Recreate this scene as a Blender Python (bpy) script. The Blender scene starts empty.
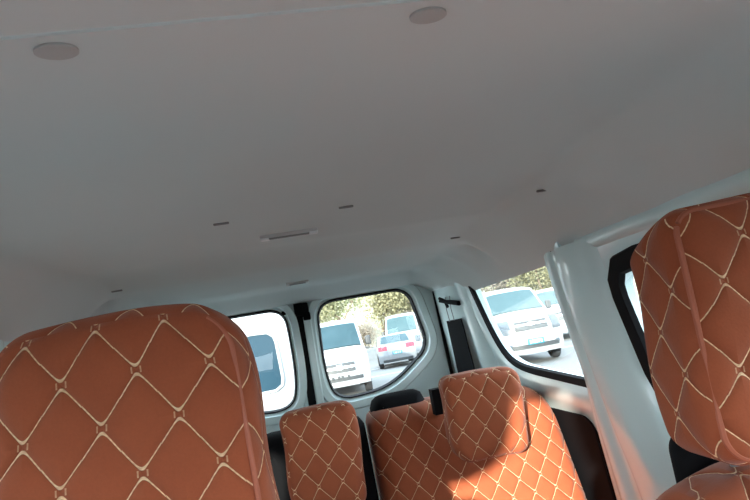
import bpy, bmesh, math, random
from mathutils import Vector, Matrix
random.seed(7)
C = bpy.context.scene
COL = C.collection

# ------------------------------------------------------------------ camera
cam_d = bpy.data.cameras.new('camera'); cam = bpy.data.objects.new('camera', cam_d); COL.objects.link(cam)
cam_d.sensor_width = 36.0; cam_d.lens = 562.0 / 750.0 * 36.0
cam_d.clip_start = 0.02; cam_d.clip_end = 500
Yd = Vector((-68, -99, -562)).normalized()
Xd = Vector((3781, 594, -562)); Xd = (Xd - Xd.dot(Yd) * Yd).normalized()
Zd = Xd.cross(Yd)
R = Matrix((Xd, Yd, Zd))          # camera axes -> world
cam.matrix_world = R.to_4x4()     # the phone is held at the origin; the parking lot is 1.5 m lower
C.camera = cam

# ------------------------------------------------------------------ light
GROUND = -1.5
w = bpy.data.worlds.new('sky'); C.world = w; w.use_nodes = True
wn = w.node_tree.nodes; wl_ = w.node_tree.links
bgn = wn['Background']
tc = wn.new('ShaderNodeTexCoord'); sp = wn.new('ShaderNodeSeparateXYZ'); rmp = wn.new('ShaderNodeValToRGB')
wl_.new(tc.outputs['Generated'], sp.inputs[0]); wl_.new(sp.outputs['Z'], rmp.inputs[0]); wl_.new(rmp.outputs[0], bgn.inputs[0])
rmp.color_ramp.elements[0].color = (0.92, 0.96, 1.0, 1); rmp.color_ramp.elements[0].position = 0.0
rmp.color_ramp.elements[1].color = (0.68, 0.82, 1.0, 1); rmp.color_ramp.elements[1].position = 0.7
bgn.inputs[1].default_value = 3.8
sun_d = bpy.data.lights.new('sun', 'SUN'); sun = bpy.data.objects.new('sun', sun_d); COL.objects.link(sun)
sun_d.energy = 6.4; sun_d.angle = math.radians(1.2); sun_d.color = (1.0, 0.93, 0.82)
SUN = Vector((0.42, 1.0, -0.245)).normalized()
sun.rotation_euler = SUN.to_track_quat('-Z', 'Y').to_euler()
C.view_settings.view_transform = 'Standard'; C.view_settings.look = 'None'
C.view_settings.gamma = 1; C.view_settings.use_curve_mapping = False
C.view_settings.exposure = 1.26

# ------------------------------------------------------------------ helpers
def tag(o, label=None, cat=None, group=None, kind=None):
    if label: o['label'] = label
    if cat: o['category'] = cat
    if group: o['group'] = group
    if kind: o['kind'] = kind
    return o

class MB:
    def __init__(s): s.v = []; s.f = []; s.uv = []
    def add(s, vs, fs, uvs=None):
        b = len(s.v); s.v += [tuple(p) for p in vs]
        for i, f in enumerate(fs):
            s.f.append([b + k for k in f])
            s.uv.append(uvs[i] if uvs else [(0, 0)] * len(f))
    def build(s, name, mat, parent=None, smooth=True, flip=False, auto=None):
        me = bpy.data.meshes.new(name); me.from_pydata(s.v, [], s.f); me.update()
        ul = me.uv_layers.new(name='UVMap')
        k = 0
        for i, p in enumerate(me.polygons):
            for j in range(len(p.vertices)):
                ul.data[k].uv = s.uv[i][j]; k += 1
        bm = bmesh.new(); bm.from_mesh(me)
        bmesh.ops.remove_doubles(bm, verts=bm.verts, dist=1e-6)
        if not flip: bmesh.ops.recalc_face_normals(bm, faces=bm.faces)
        bm.to_mesh(me); bm.free()
        me.materials.append(mat)
        if smooth:
            me.shade_smooth()
            me.set_sharp_from_angle(angle=math.radians(auto if auto else 40))
        o = bpy.data.objects.new(name, me); COL.objects.link(o)
        if parent: o.parent = parent
        return o

def empty(name, loc, rz=0, label=None, cat=None, group=None):
    o = bpy.data.objects.new(name, None); COL.objects.link(o)
    o.location = loc; o.rotation_euler = (0, 0, rz); o.empty_display_size = 0.1
    return tag(o, label, cat, group)

def box(mb, x0, x1, y0, y1, z0, z1):
    v = [(x, y, z) for x in (x0, x1) for y in (y0, y1) for z in (z0, z1)]
    mb.add(v, [(0, 1, 3, 2), (4, 6, 7, 5), (0, 4, 5, 1), (2, 3, 7, 6), (0, 2, 6, 4), (1, 5, 7, 3)])

def tube(mb, pts, r, n=8, closed=False, cap=True):
    pts = [Vector(p) for p in pts]; m = len(pts); rings = []
    for i, p in enumerate(pts):
        a = pts[(i - 1) % m] if (closed or i) else p
        b = pts[(i + 1) % m] if (closed or i < m - 1) else p
        t = (b - a).normalized()
        u = t.cross(Vector((0, 0, 1)) if abs(t.z) < 0.9 else Vector((1, 0, 0))).normalized(); v = t.cross(u)
        rr = r[i] if isinstance(r, (list, tuple)) else r
        rings.append([p + rr * (math.cos(2 * math.pi * k / n) * u + math.sin(2 * math.pi * k / n) * v) for k in range(n)])
    vs = [q for ring in rings for q in ring]; fs = []
    for i in range(m if closed else m - 1):
        j = (i + 1) % m
        off = 0
        if closed and j == 0:
            off = min(range(n), key=lambda o: sum((rings[i][k] - rings[0][(k + o) % n]).length for k in range(n)))
        for k in range(n):
            fs.append((i * n + k, i * n + (k + 1) % n, j * n + (k + 1 + off) % n, j * n + (k + off) % n))
    if cap and not closed:
        fs.append(tuple(range(n))[::-1]); fs.append(tuple((m - 1) * n + k for k in range(n)))
    mb.add(vs, fs)

def disc(mb, c, ax, u, ru, rv, th, n=24, bev=0.3):
    """a rounded flat plug: centre, axis (outwards), first in-plane axis"""
    c = Vector(c); ax = Vector(ax).normalized(); u = (Vector(u) - Vector(u).dot(ax) * ax).normalized(); v = ax.cross(u)
    rows = [(1, 0), (1, th * (1 - bev)), (1 - 0.15, th), (0.5, th * 1.05)]
    vs = []
    for s, h in rows:
        for k in range(n):
            a = 2 * math.pi * k / n
            vs.append(c + ax * h + u * ru * s * math.cos(a) + v * rv * s * math.sin(a))
    fs = [(i * n + k, i * n + (k + 1) % n, (i + 1) * n + (k + 1) % n, (i + 1) * n + k) for i in range(len(rows) - 1) for k in range(n)]
    fs.append(tuple((len(rows) - 1) * n + k for k in range(n)))
    mb.add(vs, fs)

def round_poly(pts, r, seg=6):
    """rounded corners for a 2-D polygon"""
    out = []; n = len(pts)
    for i in range(n):
        p = Vector(pts[i]); a = Vector(pts[i - 1]); b = Vector(pts[(i + 1) % n])
        rr = r[i] if isinstance(r, (list, tuple)) else r
        da = (a - p); db = (b - p); la = min(rr, da.length * 0.48); lb = min(rr, db.length * 0.48)
        A = p + da.normalized() * la; B = p + db.normalized() * lb
        for k in range(seg + 1):
            t = k / seg
            out.append(tuple((1 - t) ** 2 * A + 2 * t * (1 - t) * p + t * t * B))
    return out

def ray_poly(c, ang, poly):
    d = Vector((math.cos(ang), math.sin(ang))); best = None
    for i in range(len(poly)):
        a = Vector(poly[i]); b = Vector(poly[(i + 1) % len(poly)]); e = b - a
        den = d.x * e.y - d.y * e.x
        if abs(den) < 1e-12: continue
        q = a - c
        t = (q.x * e.y - q.y * e.x) / den; s = (q.x * d.y - q.y * d.x) / den
        if t > 1e-9 and -1e-6 <= s <= 1 + 1e-6 and (best is None or t < best): best = t
    return c + d * (best or 0)

def hole_loops(poly, rect, offs, N=96):
    """loops (2-D) from a rounded hole outwards: offsets, then the rectangle"""
    c = sum((Vector(p) for p in poly), Vector((0, 0))) / len(poly)
    angs = [2 * math.pi * k / N for k in range(N)]
    if rect:
        x0, x1, y0, y1 = rect
        R4 = [(x0, y0), (x1, y0), (x1, y1), (x0, y1)]
        for p in R4:
            a = math.atan2(p[1] - c.y, p[0] - c.x) % (2 * math.pi); angs.append(a)
    angs = sorted(set(round(a, 6) for a in angs))
    base = [ray_poly(c, a, poly) for a in angs]; M = len(base); loops = []
    for d in offs:
        lp = []
        for i, p in enumerate(base):
            t = (base[(i + 1) % M] - base[i - 1]).normalized(); nn = Vector((t.y, -t.x))
            if nn.dot(p - c) < 0: nn = -nn
            q = p + nn * d
            if rect:
                q = Vector((min(max(q.x, x0 + 0.001), x1 - 0.001), min(max(q.y, y0 + 0.001), y1 - 0.001)))
            lp.append(q)
        loops.append(lp)
    if rect: loops.append([ray_poly(c, a, R4) for a in angs])
    return loops

def ring_mesh(mb, loops, depths, fn, close_last=False):
    M = len(loops[0]); vs = []
    for lp, d in zip(loops, depths):
        for p in lp: vs.append(fn(p.x, p.y, d))
    fs = [(i * M + k, i * M + (k + 1) % M, (i + 1) * M + (k + 1) % M, (i + 1) * M + k) for i in range(len(loops) - 1) for k in range(M)]
    if close_last: fs += [(k, (k + 1) % M, (len(loops) - 1) * M + (k + 1) % M, (len(loops) - 1) * M + k) for k in range(M)]
    mb.add(vs, fs)

def plate(mb, poly, fn, d0, d1):
    """a polygon of real thickness in a mapped 2-D space"""
    n = len(poly)
    vs = [fn(p[0], p[1], d0) for p in poly] + [fn(p[0], p[1], d1) for p in poly]
    mb.add(vs, [tuple(range(n)), tuple(range(n, 2 * n))[::-1]] + [(k, (k + 1) % n, n + (k + 1) % n, n + k) for k in range(n)])

def grid(mb, fn, nu, nv, uvf=None):
    vs = [fn(i / nu, j / nv) for j in range(nv + 1) for i in range(nu + 1)]
    fs = [(j * (nu + 1) + i, j * (nu + 1) + i + 1, (j + 1) * (nu + 1) + i + 1, (j + 1) * (nu + 1) + i) for j in range(nv) for i in range(nu)]
    mb.add(vs, fs)

def sst(a, b, x):
    t = min(1, max(0, (x - a) / (b - a))); return t * t * (3 - 2 * t)
def gauss(x, s): return math.exp(-(x / s) ** 2)

# ------------------------------------------------------------------ materials
class NT:
    def __init__(s, name):
        s.m = bpy.data.materials.new(name); s.m.use_nodes = True
        s.n = s.m.node_tree.nodes; s.l = s.m.node_tree.links; s.b = s.n['Principled BSDF']
    def put(s, sock, v):
        if isinstance(v, bpy.types.NodeSocket): s.l.new(v, sock)
        else: sock.default_value = v
    def M(s, op, a, b=None, c=None):
        n = s.n.new('ShaderNodeMath'); n.operation = op
        s.put(n.inputs[0], a)
        if b is not None: s.put(n.inputs[1], b)
        if c is not None: s.put(n.inputs[2], c)
        return n.outputs[0]
    def noise(s, scale, detail=3, vec=None, rough=0.5):
        n = s.n.new('ShaderNodeTexNoise'); n.inputs['Scale'].default_value = scale; n.inputs['Detail'].default_value = detail
        n.inputs['Roughness'].default_value = rough
        if vec is None:
            t = s.n.new('ShaderNodeTexCoord'); vec = t.outputs['Object']
        s.l.new(vec, n.inputs['Vector']); return n.outputs['Fac']
    def mix(s, f, a, b):
        n = s.n.new('ShaderNodeMix'); n.data_type = 'RGBA'
        s.put(n.inputs[0], f); s.put(n.inputs[6], a); s.put(n.inputs[7], b); return n.outputs[2]
    def bump(s, h, strength=0.5, dist=0.01):
        n = s.n.new('ShaderNodeBump'); n.inputs['Strength'].default_value = strength; n.inputs['Distance'].default_value = dist
        s.put(n.inputs['Height'], h); s.l.new(n.outputs[0], s.b.inputs['Normal']); return n
    def set(s, **k):
        for a, v in k.items(): s.put(s.b.inputs[a.replace('_', ' ')], v)
        return s.m

def c4(r, g, b): return (r, g, b, 1)
def simple(name, col, rough=0.5, metal=0.0, coat=0.0, var=0.06, scale=8, spec=0.5):
    t = NT(name); f = t.noise(scale, 3)
    k = 1 - var; t.set(Base_Color=t.mix(f, c4(*[x * k for x in col]), c4(*[min(1, x * (1 + var)) for x in col])))
    t.set(Roughness=rough, Metallic=metal, Coat_Weight=coat, Specular_IOR_Level=spec); return t.m

PW, PH = 0.0635, 0.085
def quilt_mat(name, base, dark, thread):
    t = NT(name); uv = t.n.new('ShaderNodeUVMap'); uv.uv_map = 'UVMap'
    s = t.n.new('ShaderNodeSeparateXYZ'); t.l.new(uv.outputs[0], s.inputs[0])
    u = t.M('DIVIDE', s.outputs[0], PW); v = t.M('DIVIDE', s.outputs[1], PH)
    wob = t.M('MULTIPLY', t.M('SUBTRACT', t.noise(14, 1), 0.5), 0.05)
    u = t.M('ADD', u, wob)
    a = t.M('ADD', u, v); b = t.M('SUBTRACT', u, v)
    p = t.M('SUBTRACT', a, t.M('ROUND', a)); q = t.M('SUBTRACT', b, t.M('ROUND', b))
    pq = t.M('MULTIPLY', p, q)
    r2 = t.M('ADD', t.M('MULTIPLY', p, p), t.M('MULTIPLY', q, q)); r = t.M('SQRT', t.M('ADD', r2, 1e-5))
    near = t.M('EXPONENT', t.M('MULTIPLY', r2, -1 / 0.10 ** 2))
    d = t.M('DIVIDE', t.M('ABSOLUTE', t.M('ADD', pq, 0.0020)), r)
    wd = t.M('ADD', t.M('MULTIPLY', near, 0.024), 0.0125)
    line = t.M('SUBTRACT', 1, t.M('SMOOTH_MIN', t.M('DIVIDE', d, wd), 1.0, 0.35))
    line = t.M('MINIMUM', t.M('MAXIMUM', t.M('MULTIPLY', line, 2.6), 0), 1)
    # faint criss-cross strands inside each knot
    dx = t.M('MINIMUM', t.M('ABSOLUTE', t.M('ADD', p, q)), t.M('ABSOLUTE', t.M('SUBTRACT', t.M('ABSOLUTE', t.M('ADD', p, q)), 0.13)))
    knot = t.M('MULTIPLY', t.M('LESS_THAN', t.M('ABSOLUTE', t.M('SUBTRACT', t.M('ABSOLUTE', t.M('ADD', p, q)), 0.12)), 0.022),
               t.M('LESS_THAN', t.M('ABSOLUTE', t.M('SUBTRACT', p, q)), 0.065))
    line = t.M('MAXIMUM', line, t.M('MULTIPLY', knot, 0.45))
    # twisted thread: brighter and darker along its run
    tw = t.M('SINE', t.M('MULTIPLY', s.outputs[1], 2 * math.pi / 0.0042))
    tw = t.M('ADD', t.M('MULTIPLY', tw, 0.13), 0.87)
    g = t.M('MINIMUM', t.M('ABSOLUTE', p), t.M('ABSOLUTE', q))
    puff = t.M('SUBTRACT', 1, t.M('EXPONENT', t.M('MULTIPLY', g, -9.0)))
    fib = t.noise(420, 2); blot = t.noise(22, 4)
    col = t.mix(blot, c4(*dark), c4(*base))
    col = t.mix(t.M('MULTIPLY', fib, 0.35), col, c4(*[x * 1.3 for x in base]))
    col = t.mix(t.M('MULTIPLY', line, tw), col, c4(*thread))
    h = t.M('ADD', t.M('ADD', t.M('MULTIPLY', puff, 1.0), t.M('MULTIPLY', line, 0.25)), t.M('MULTIPLY', fib, 0.05))
    t.bump(h, 0.75, 0.006)
    return t.set(Base_Color=col, Roughness=0.85, Sheen_Weight=0.10, Sheen_Roughness=0.5, Specular_IOR_Level=0.2)

M = {}
M['quilt'] = quilt_mat('tan_quilted_suede', (0.315, 0.083, 0.034), (0.225, 0.055, 0.023), (0.86, 0.62, 0.38))
M['suede'] = simple('plain_tan_suede', (0.31, 0.08, 0.038), 0.85, spec=0.2, scale=30)
M['piping'] = simple('brown_piping', (0.36, 0.10, 0.05), 0.6, scale=40)
def paint(name, col):
    t = NT(name); f = t.noise(5, 2)
    t.set(Base_Color=t.mix(f, c4(*[x * .97 for x in col]), c4(*col)), Roughness=0.32, Coat_Weight=0.6, Coat_Roughness=0.12)
    t.bump(t.noise(7, 1), 0.06, 0.02); return t.m
M['body'] = paint('pale_body_paint', (0.66, 0.80, 0.80))
def liner():
    t = NT('headliner_fabric'); f = t.noise(3.2, 4); f2 = t.noise(700, 2)
    t.set(Base_Color=t.mix(f, c4(0.64, 0.675, 0.665), c4(0.69, 0.72, 0.71)), Roughness=0.95, Specular_IOR_Level=0.1)
    t.bump(f2, 0.15, 0.0008); return t.m
M['liner'] = liner()
M['cap'] = simple('headliner_cap', (0.48, 0.47, 0.455), 0.7)
M['clip'] = simple('dark_grey_plastic', (0.22, 0.215, 0.21), 0.6)
M['trimwhite'] = simple('white_plastic', (0.75, 0.76, 0.76), 0.35)
M['lens'] = simple('lamp_lens', (0.55, 0.53, 0.52), 0.3)
M['rubber'] = simple('black_rubber', (0.006, 0.006, 0.007), 0.8, spec=.15)
M['blackplastic'] = simple('black_plastic', (0.004, 0.004, 0.005), 0.85, spec=0.12)
M['webbing'] = simple('black_webbing', (0.004, 0.004, 0.005), 0.9, spec=0.1)
M['floor'] = simple('grey_floor_mat', (0.10, 0.10, 0.105), 0.9)
M['wire'] = simple('steel_wire', (0.25, 0.26, 0.27), 0.4, 0.8)
def glass(name, tint, refl=0.08, rough=0.0):
    m = bpy.data.materials.new(name); m.use_nodes = True; n = m.node_tree.nodes; l = m.node_tree.links; n.clear()
    o = n.new('ShaderNodeOutputMaterial'); tr = n.new('ShaderNodeBsdfTransparent'); gl = n.new('ShaderNodeBsdfGlossy'); mx = n.new('ShaderNodeMixShader')
    tr.inputs[0].default_value = c4(*tint); gl.inputs['Roughness'].default_value = rough
    lw = n.new('ShaderNodeLayerWeight'); lw.inputs[0].default_value = 0.25
    mt = n.new('ShaderNodeMath'); mt.operation = 'MULTIPLY'; mt.inputs[1].default_value = refl * 3
    ad = n.new('ShaderNodeMath'); ad.operation = 'ADD'; ad.inputs[1].default_value = refl * 0.4; ad.use_clamp = True
    l.new(lw.outputs['Facing'], mt.inputs[0]); l.new(mt.outputs[0], ad.inputs[0]); l.new(ad.outputs[0], mx.inputs[0])
    l.new(tr.outputs[0], mx.inputs[1]); l.new(gl.outputs[0], mx.inputs[2]); l.new(mx.outputs[0], o.inputs[0]); return m
M['glass'] = glass('clear_glass', (0.93, 0.97, 0.96), .045)
M['asphalt'] = None
def asphalt():
    t = NT('pale_asphalt'); f = t.noise(0.25, 4); f2 = t.noise(60, 2)
    col = t.mix(f, c4(0.085, 0.083, 0.078), c4(0.12, 0.117, 0.11)); col = t.mix(t.M('MULTIPLY', f2, 0.5), col, c4(0.13, 0.127, 0.12))
    t.set(Base_Color=col, Roughness=0.9); return t.m
M['asphalt'] = asphalt()
M['roadpaint'] = simple('worn_white_paint', (0.34, 0.335, 0.32), 0.8, var=0.15, scale=12)
M['vanwhite'] = simple('white_car_paint', (0.27, 0.275, 0.28), 0.3, coat=0.5, var=0.02)
M['silver'] = simple('silver_car_paint', (0.17, 0.18, 0.19), 0.3, 0.2, coat=0.5, var=0.02)
def darkglass(name, c1, c2):
    t = NT(name); f = t.noise(1.6, 2); t.set(Base_Color=t.mix(f, c4(*c1), c4(*c2)), Roughness=0.1, Specular_IOR_Level=0.12); return t.m
M['carglass'] = darkglass('dark_car_glass', (0.012, 0.03, 0.036), (0.03, 0.055, 0.065))
M['carglass_pale'] = darkglass('pale_car_glass', (0.03, 0.055, 0.06), (0.05, 0.08, 0.085))
M['carglass_blue'] = darkglass('blue_tinted_glass', (0.010, 0.026, 0.038), (0.02, 0.04, 0.055))
M['tyre'] = simple('tyre_rubber', (0.02, 0.02, 0.022), 0.9)
M['rim'] = simple('steel_rim', (0.45, 0.46, 0.48), 0.35, 0.6)
M['grille'] = simple('dark_grille', (0.02, 0.022, 0.024), 0.5)
M['chrome'] = simple('chrome', (0.75, 0.77, 0.8), 0.15, 1.0)
M['lamp_clear'] = simple('headlamp_glass', (0.04, 0.05, 0.06), 0.3, 0.0)
M['lamp_pale'] = simple('pale_headlamp_glass', (0.16, 0.17, 0.18), 0.3)
M['lamp_red'] = simple('red_tail_lamp', (0.42, 0.015, 0.03), 0.2)
M['plate'] = simple('blue_number_plate', (0.005, 0.14, 0.20), 0.4)
M['platechar'] = simple('plate_characters', (0.75, 0.85, 0.88), 0.5)
M['bark'] = simple('tree_bark', (0.16, 0.11, 0.08), 0.9, var=0.3, scale=4)
def leafm(name, a, b):
    t = NT(name); t.set(Base_Color=t.mix(t.noise(0.9, 3), c4(*a), c4(*b)), Roughness=0.8, Specular_IOR_Level=0.1)
    tl = t.n.new('ShaderNodeBsdfTranslucent'); tl.inputs[0].default_value = c4(*b); mx = t.n.new('ShaderNodeMixShader'); mx.inputs[0].default_value = .4
    out = t.n['Material Output']; t.l.new(t.b.outputs[0], mx.inputs[1]); t.l.new(tl.outputs[0], mx.inputs[2]); t.l.new(mx.outputs[0], out.inputs[0]); return t.m
M['leaf_yellow'] = leafm('yellow_green_leaves', (0.22, 0.205, 0.11), (0.29, 0.265, 0.16))
M['leaf_green'] = leafm('fresh_green_leaves', (0.16, 0.175, 0.09), (0.23, 0.235, 0.13))
M['leaf_brown'] = leafm('dry_brown_leaves', (0.22, 0.18, 0.14), (0.29, 0.25, 0.20))

# ------------------------------------------------------------------ the place: ground, van shell
mb = MB(); mb.add([(-150, -60, GROUND), (150, -60, GROUND), (150, 160, GROUND), (-150, 160, GROUND)], [(0, 1, 2, 3)])
tag(mb.build('ground', M['asphalt'], smooth=False), kind='structure')
def road_line(name, x0, y0, x1, y1, wd):
    d = Vector((x1 - x0, y1 - y0)).normalized(); n = Vector((-d.y, d.x)) * wd / 2; m = MB()
    pl = [(x0 + n.x, y0 + n.y), (x1 + n.x, y1 + n.y), (x1 - n.x, y1 - n.y), (x0 - n.x, y0 - n.y)]
    plate(m, pl, lambda a, b, c: (a, b, c), GROUND + 0.001, GROUND + 0.008)
    tag(m.build(name, M['roadpaint'], smooth=False), kind='structure')
road_line('trim_1', 1.9, 22.0, 14.0, 22.6, 0.18)
road_line('trim_2', 2.0, 26.5, 15.0, 32.0, 0.18)
road_line('trim_3', 7.0, 18.6, 16.0, 19.4, 0.18)
road_line('trim_4', 7.5, 26.0, 22.0, 27.5, 0.18)

def hillm():
    t = NT('hazy_wooded_hill'); f = t.noise(0.35, 5, rough=.7); t.set(Base_Color=t.mix(f, c4(.16, .14, .11), c4(.30, .28, .20)), Roughness=1.0); return t.m
mb = MB(); grid(mb, lambda u, v: (-60 + 180 * u, 84 + 30 * v, GROUND + (15 + 2.5 * math.sin(u * 17) + 1.2 * math.sin(u * 47 + 1)) * math.sin(v * math.pi * .5) ** .6 + .5 * math.sin(u * 300 + v * 20)), 160, 24)
tag(mb.build('hill', hillm()), kind='structure')
FLOOR = -0.95
def wx(z):     # half width of the cabin at height z
    if z > -0.6: return 0.68 + 0.146 * (0.13 - z)
    return 0.68 + 0.146 * 0.73
def wall_r(y, z, d): return (wx(z) - d, y, z)
def wall_l(y, z, d): return (-(wx(z) - d), y, z)

mb = MB(); box(mb, -0.80, 0.80, -1.2, 2.68, FLOOR - 0.04, FLOOR)
tag(mb.build('floor', M['floor'], smooth=False), kind='structure')

# headliner (rear part) with its moulded steps and recesses
def ceil_z(x, y):
    zc = 0.264 + 0.012 * sst(1.36, 1.50, y) - 0.026 * sst(1.52, 1.72, y) + 0.014 * sst(2.10, 2.42, y) - 0.054 * sst(2.45, 2.61, y)
    zs = 0.128 - 0.020 * sst(1.30, 1.42, y)
    t = max(0, (abs(x) - 0.51) / 0.17)
    z = zc - (zc - zs) * t ** 1.8
    for sx in (1, -1):
        xx = x * sx
        z -= 0.016 * gauss(xx - 0.555, .05) * gauss(y - 2.20, .10)        # moulded bulge above the rear pillar
        z -= 0.014 * gauss(xx - .590, .05) * gauss(y - 1.68, .05)
        z += 0.050 * gauss(xx - .600, .036) * gauss(y - 1.77, .040) * sst(.675, .64, xx)     # scooped recesses near the edge
        z -= 0.012 * gauss(xx - 0.58, .06) * gauss(y - 1.93, .05)
        z += 0.022 * gauss(xx - 0.63, .035) * gauss(y - 0.86, .05)
        z -= 0.012 * gauss(xx - 0.60, .05) * gauss(y - 0.96, .06)
    return z
mb = MB()
grid(mb, lambda u, v: (-0.68 + 1.36 * u, 0.416 + 2.234 * v, ceil_z(-0.68 + 1.36 * u, 0.416 + 2.234 * v)), 90, 130)
ceiling = tag(mb.build('ceiling', M['liner'], flip=True), kind='structure')
mb = MB()
grid(mb, lambda u, v: (-0.68 + 1.36 * u, -0.15 + 0.565 * v, ceil_z(-0.68 + 1.36 * u, 0.5) + 0.0022 - 0.02 * (1 - v) ** 2), 60, 24)
grid(mb, lambda u, v: (-0.68 + 1.36 * u, 0.4150 + .0010 * v, ceil_z(-0.68 + 1.36 * u, 0.425) + 0.004 * (1 - v)), 60, 1)
mb.build('front_panel', M['liner'], ceiling, flip=True)
# steel roof above the lining
mb = MB()
grid(mb, lambda u, v: (-0.80 + 1.6 * u, -0.2 + 2.95 * v, 0.34 - 0.14 * abs(2 * u - 1) ** 3), 24, 8)
box(mb, -0.80, 0.80, -0.2, -0.15, 0.19, 0.26)
mb.build('roof_skin', M['body'], ceiling)

# side walls --------------------------------------------------------------
quarter = round_poly([(2.155, 0.150), (2.075, -0.10), (1.965, -0.182), (1.40, -0.215), (1.40, 0.150)], [.03, .12, .14, .05, .03])
doorwin = round_poly([(1.150, 0.048), (1.135, -0.235), (0.10, -0.235), (0.10, 0.045)], [.06, .07, .07, .07])
doorwin_l = round_poly([(1.143, 0.045), (1.135, -0.235), (0.28, -0.235), (0.28, 0.045)], [.06, .07, .07, .07])
def side(fn, name, doorwin, n0):
    m = MB()
    if fn is wall_r:
        lp = hole_loops(quarter, (1.33, 2.20, -0.42, 0.16), [0, 0.004, 0.030, 0.042, 0.085, 0.100], 120)
        ring_mesh(m, lp, [-0.02, 0.006, 0.006, 0.016, 0.018, 0.002, 0.002], fn)
    else:                       # unseen left side: quarter window closed up to cut sun and light
        grid(m, lambda u, v: fn(1.33 + .87 * u, -.42 + .58 * v, .004 + .02 * sst(.05, .12, u) * sst(.95, .88, u) * sst(.05, .15, v) * sst(.95, .85, v)), 24, 16)
    lp = hole_loops(doorwin, (-0.10, 1.33, -0.42, 0.16), [0, 0.004, 0.042, 0.054], 120)
    ring_mesh(m, lp, [-0.02, 0.004, 0.004, 0.008, 0.004], fn)
    zs = [-0.42, -0.60, FLOOR]
    for y0, y1 in ((-1.2, -0.10), (-0.10, 1.33), (1.33, 2.20), (2.20, 2.64)):
        for a, b in zip(zs[:-1], zs[1:]):
            m.add([fn(y0, a, .003), fn(y1, a, .003), fn(y1, b, .003), fn(y0, b, .003)], [(0, 1, 2, 3)])
    # windscreen pillar, front door post and front door panel
    m.add([fn(-1.2, -0.24, 0), fn(-0.10, -0.24, 0), fn(-0.10, -0.42, 0), fn(-1.2, -0.42, 0)], [(0, 1, 2, 3)])
    m.add([fn(-0.10, 0.16, 0), fn(-0.17, 0.16, 0), fn(-0.17, -0.42, 0), fn(-0.10, -0.42, 0)], [(0, 1, 2, 3)])
    m.add([fn(-0.17, 0.20, 0), fn(-0.24, 0.16, 0), fn(-1.1, -0.42, 0), fn(-0.95, -0.42, 0)], [(0, 1, 2, 3)])
    if fn is wall_l:      # unseen panel added to block sun from the middle rear headrest
        m.add([fn(-0.10, 0.16, 0), fn(-0.52, 0.10, 0), fn(-0.66, -0.16, 0), fn(-0.10, -0.16, 0)], [(0, 1, 2, 3)])
    # roof rail closing the gap between lining and steel
    m.add([fn(-0.2, 0.158, 0.001), fn(2.66, 0.158, 0.001), fn(2.66, 0.24, -0.06), fn(-0.2, 0.24, -0.06)], [(0, 1, 2, 3)])
    wall = tag(m.build(name, M['body'], auto=50), kind='structure')
    # window parts
    for k, (poly, wdt, holed) in enumerate(((quarter, 0.026, 0), (doorwin, 0.042, 1)) if fn is wall_r else ((doorwin, 0.050, 1),)):
        root = bpy.data.objects.new('window_%d' % (n0 + k), None); COL.objects.link(root); tag(root, kind='structure')
        lp = hole_loops(poly, None, [-0.004, 0.0, wdt - .006, wdt], 120)
        s = MB(); ring_mesh(s, lp, [0.002, 0.014, 0.016, 0.006], fn)
        s.build('window_seal', M['rubber'], root)
        g = MB(); gp = hole_loops(poly, None, [0.002], 60)[0]
        plate(g, [(p.x, p.y) for p in gp], fn, -0.004, -0.001)
        gl = g.build('glass_pane', M['glass'], root, smooth=False)
    return wall
wall_right = side(wall_r, 'wall_right', doorwin, 3)
wall_left = side(wall_l, 'wall_left', doorwin_l, 5)

# corner panels between side window and rear door
def corner(sgn):
    m = MB()
    zs = [0.16, 0.05, -0.1, -0.25, -0.4, -0.6, FLOOR]
    prof = [(0.0, 0.0), (0.06, .010), (0.12, .022), (0.22, .024), (0.28, .012), (0.72, .012), (0.80, .022), (0.92, .020), (1.0, 0.0)]
    rows = []
    for z in zs:
        A = Vector((wx(z) - .002, 2.19, z)); B = Vector((0.640 + 0.05 * min(1, max(0, (0.15 - z) / .8)), 2.62, z))
        d = (B - A).normalized(); n = Vector((-d.y, d.x, 0));
        if n.x > 0: n = -n
        rows.append([(A + (B - A) * t + n * o) for t, o in prof])
    vs = [(p.x * sgn, p.y, p.z) for r in rows for p in r]; k = len(prof)
    m.add(vs, [(j * k + i, j * k + i + 1, (j + 1) * k + i + 1, (j + 1) * k + i) for j in range(len(zs) - 1) for i in range(k - 1)])
    return m
corner(1).build('corner_panel', M['body'], wall_right, auto=50)
corner(-1).build('corner_panel', M['body'], wall_left, auto=50)

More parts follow.
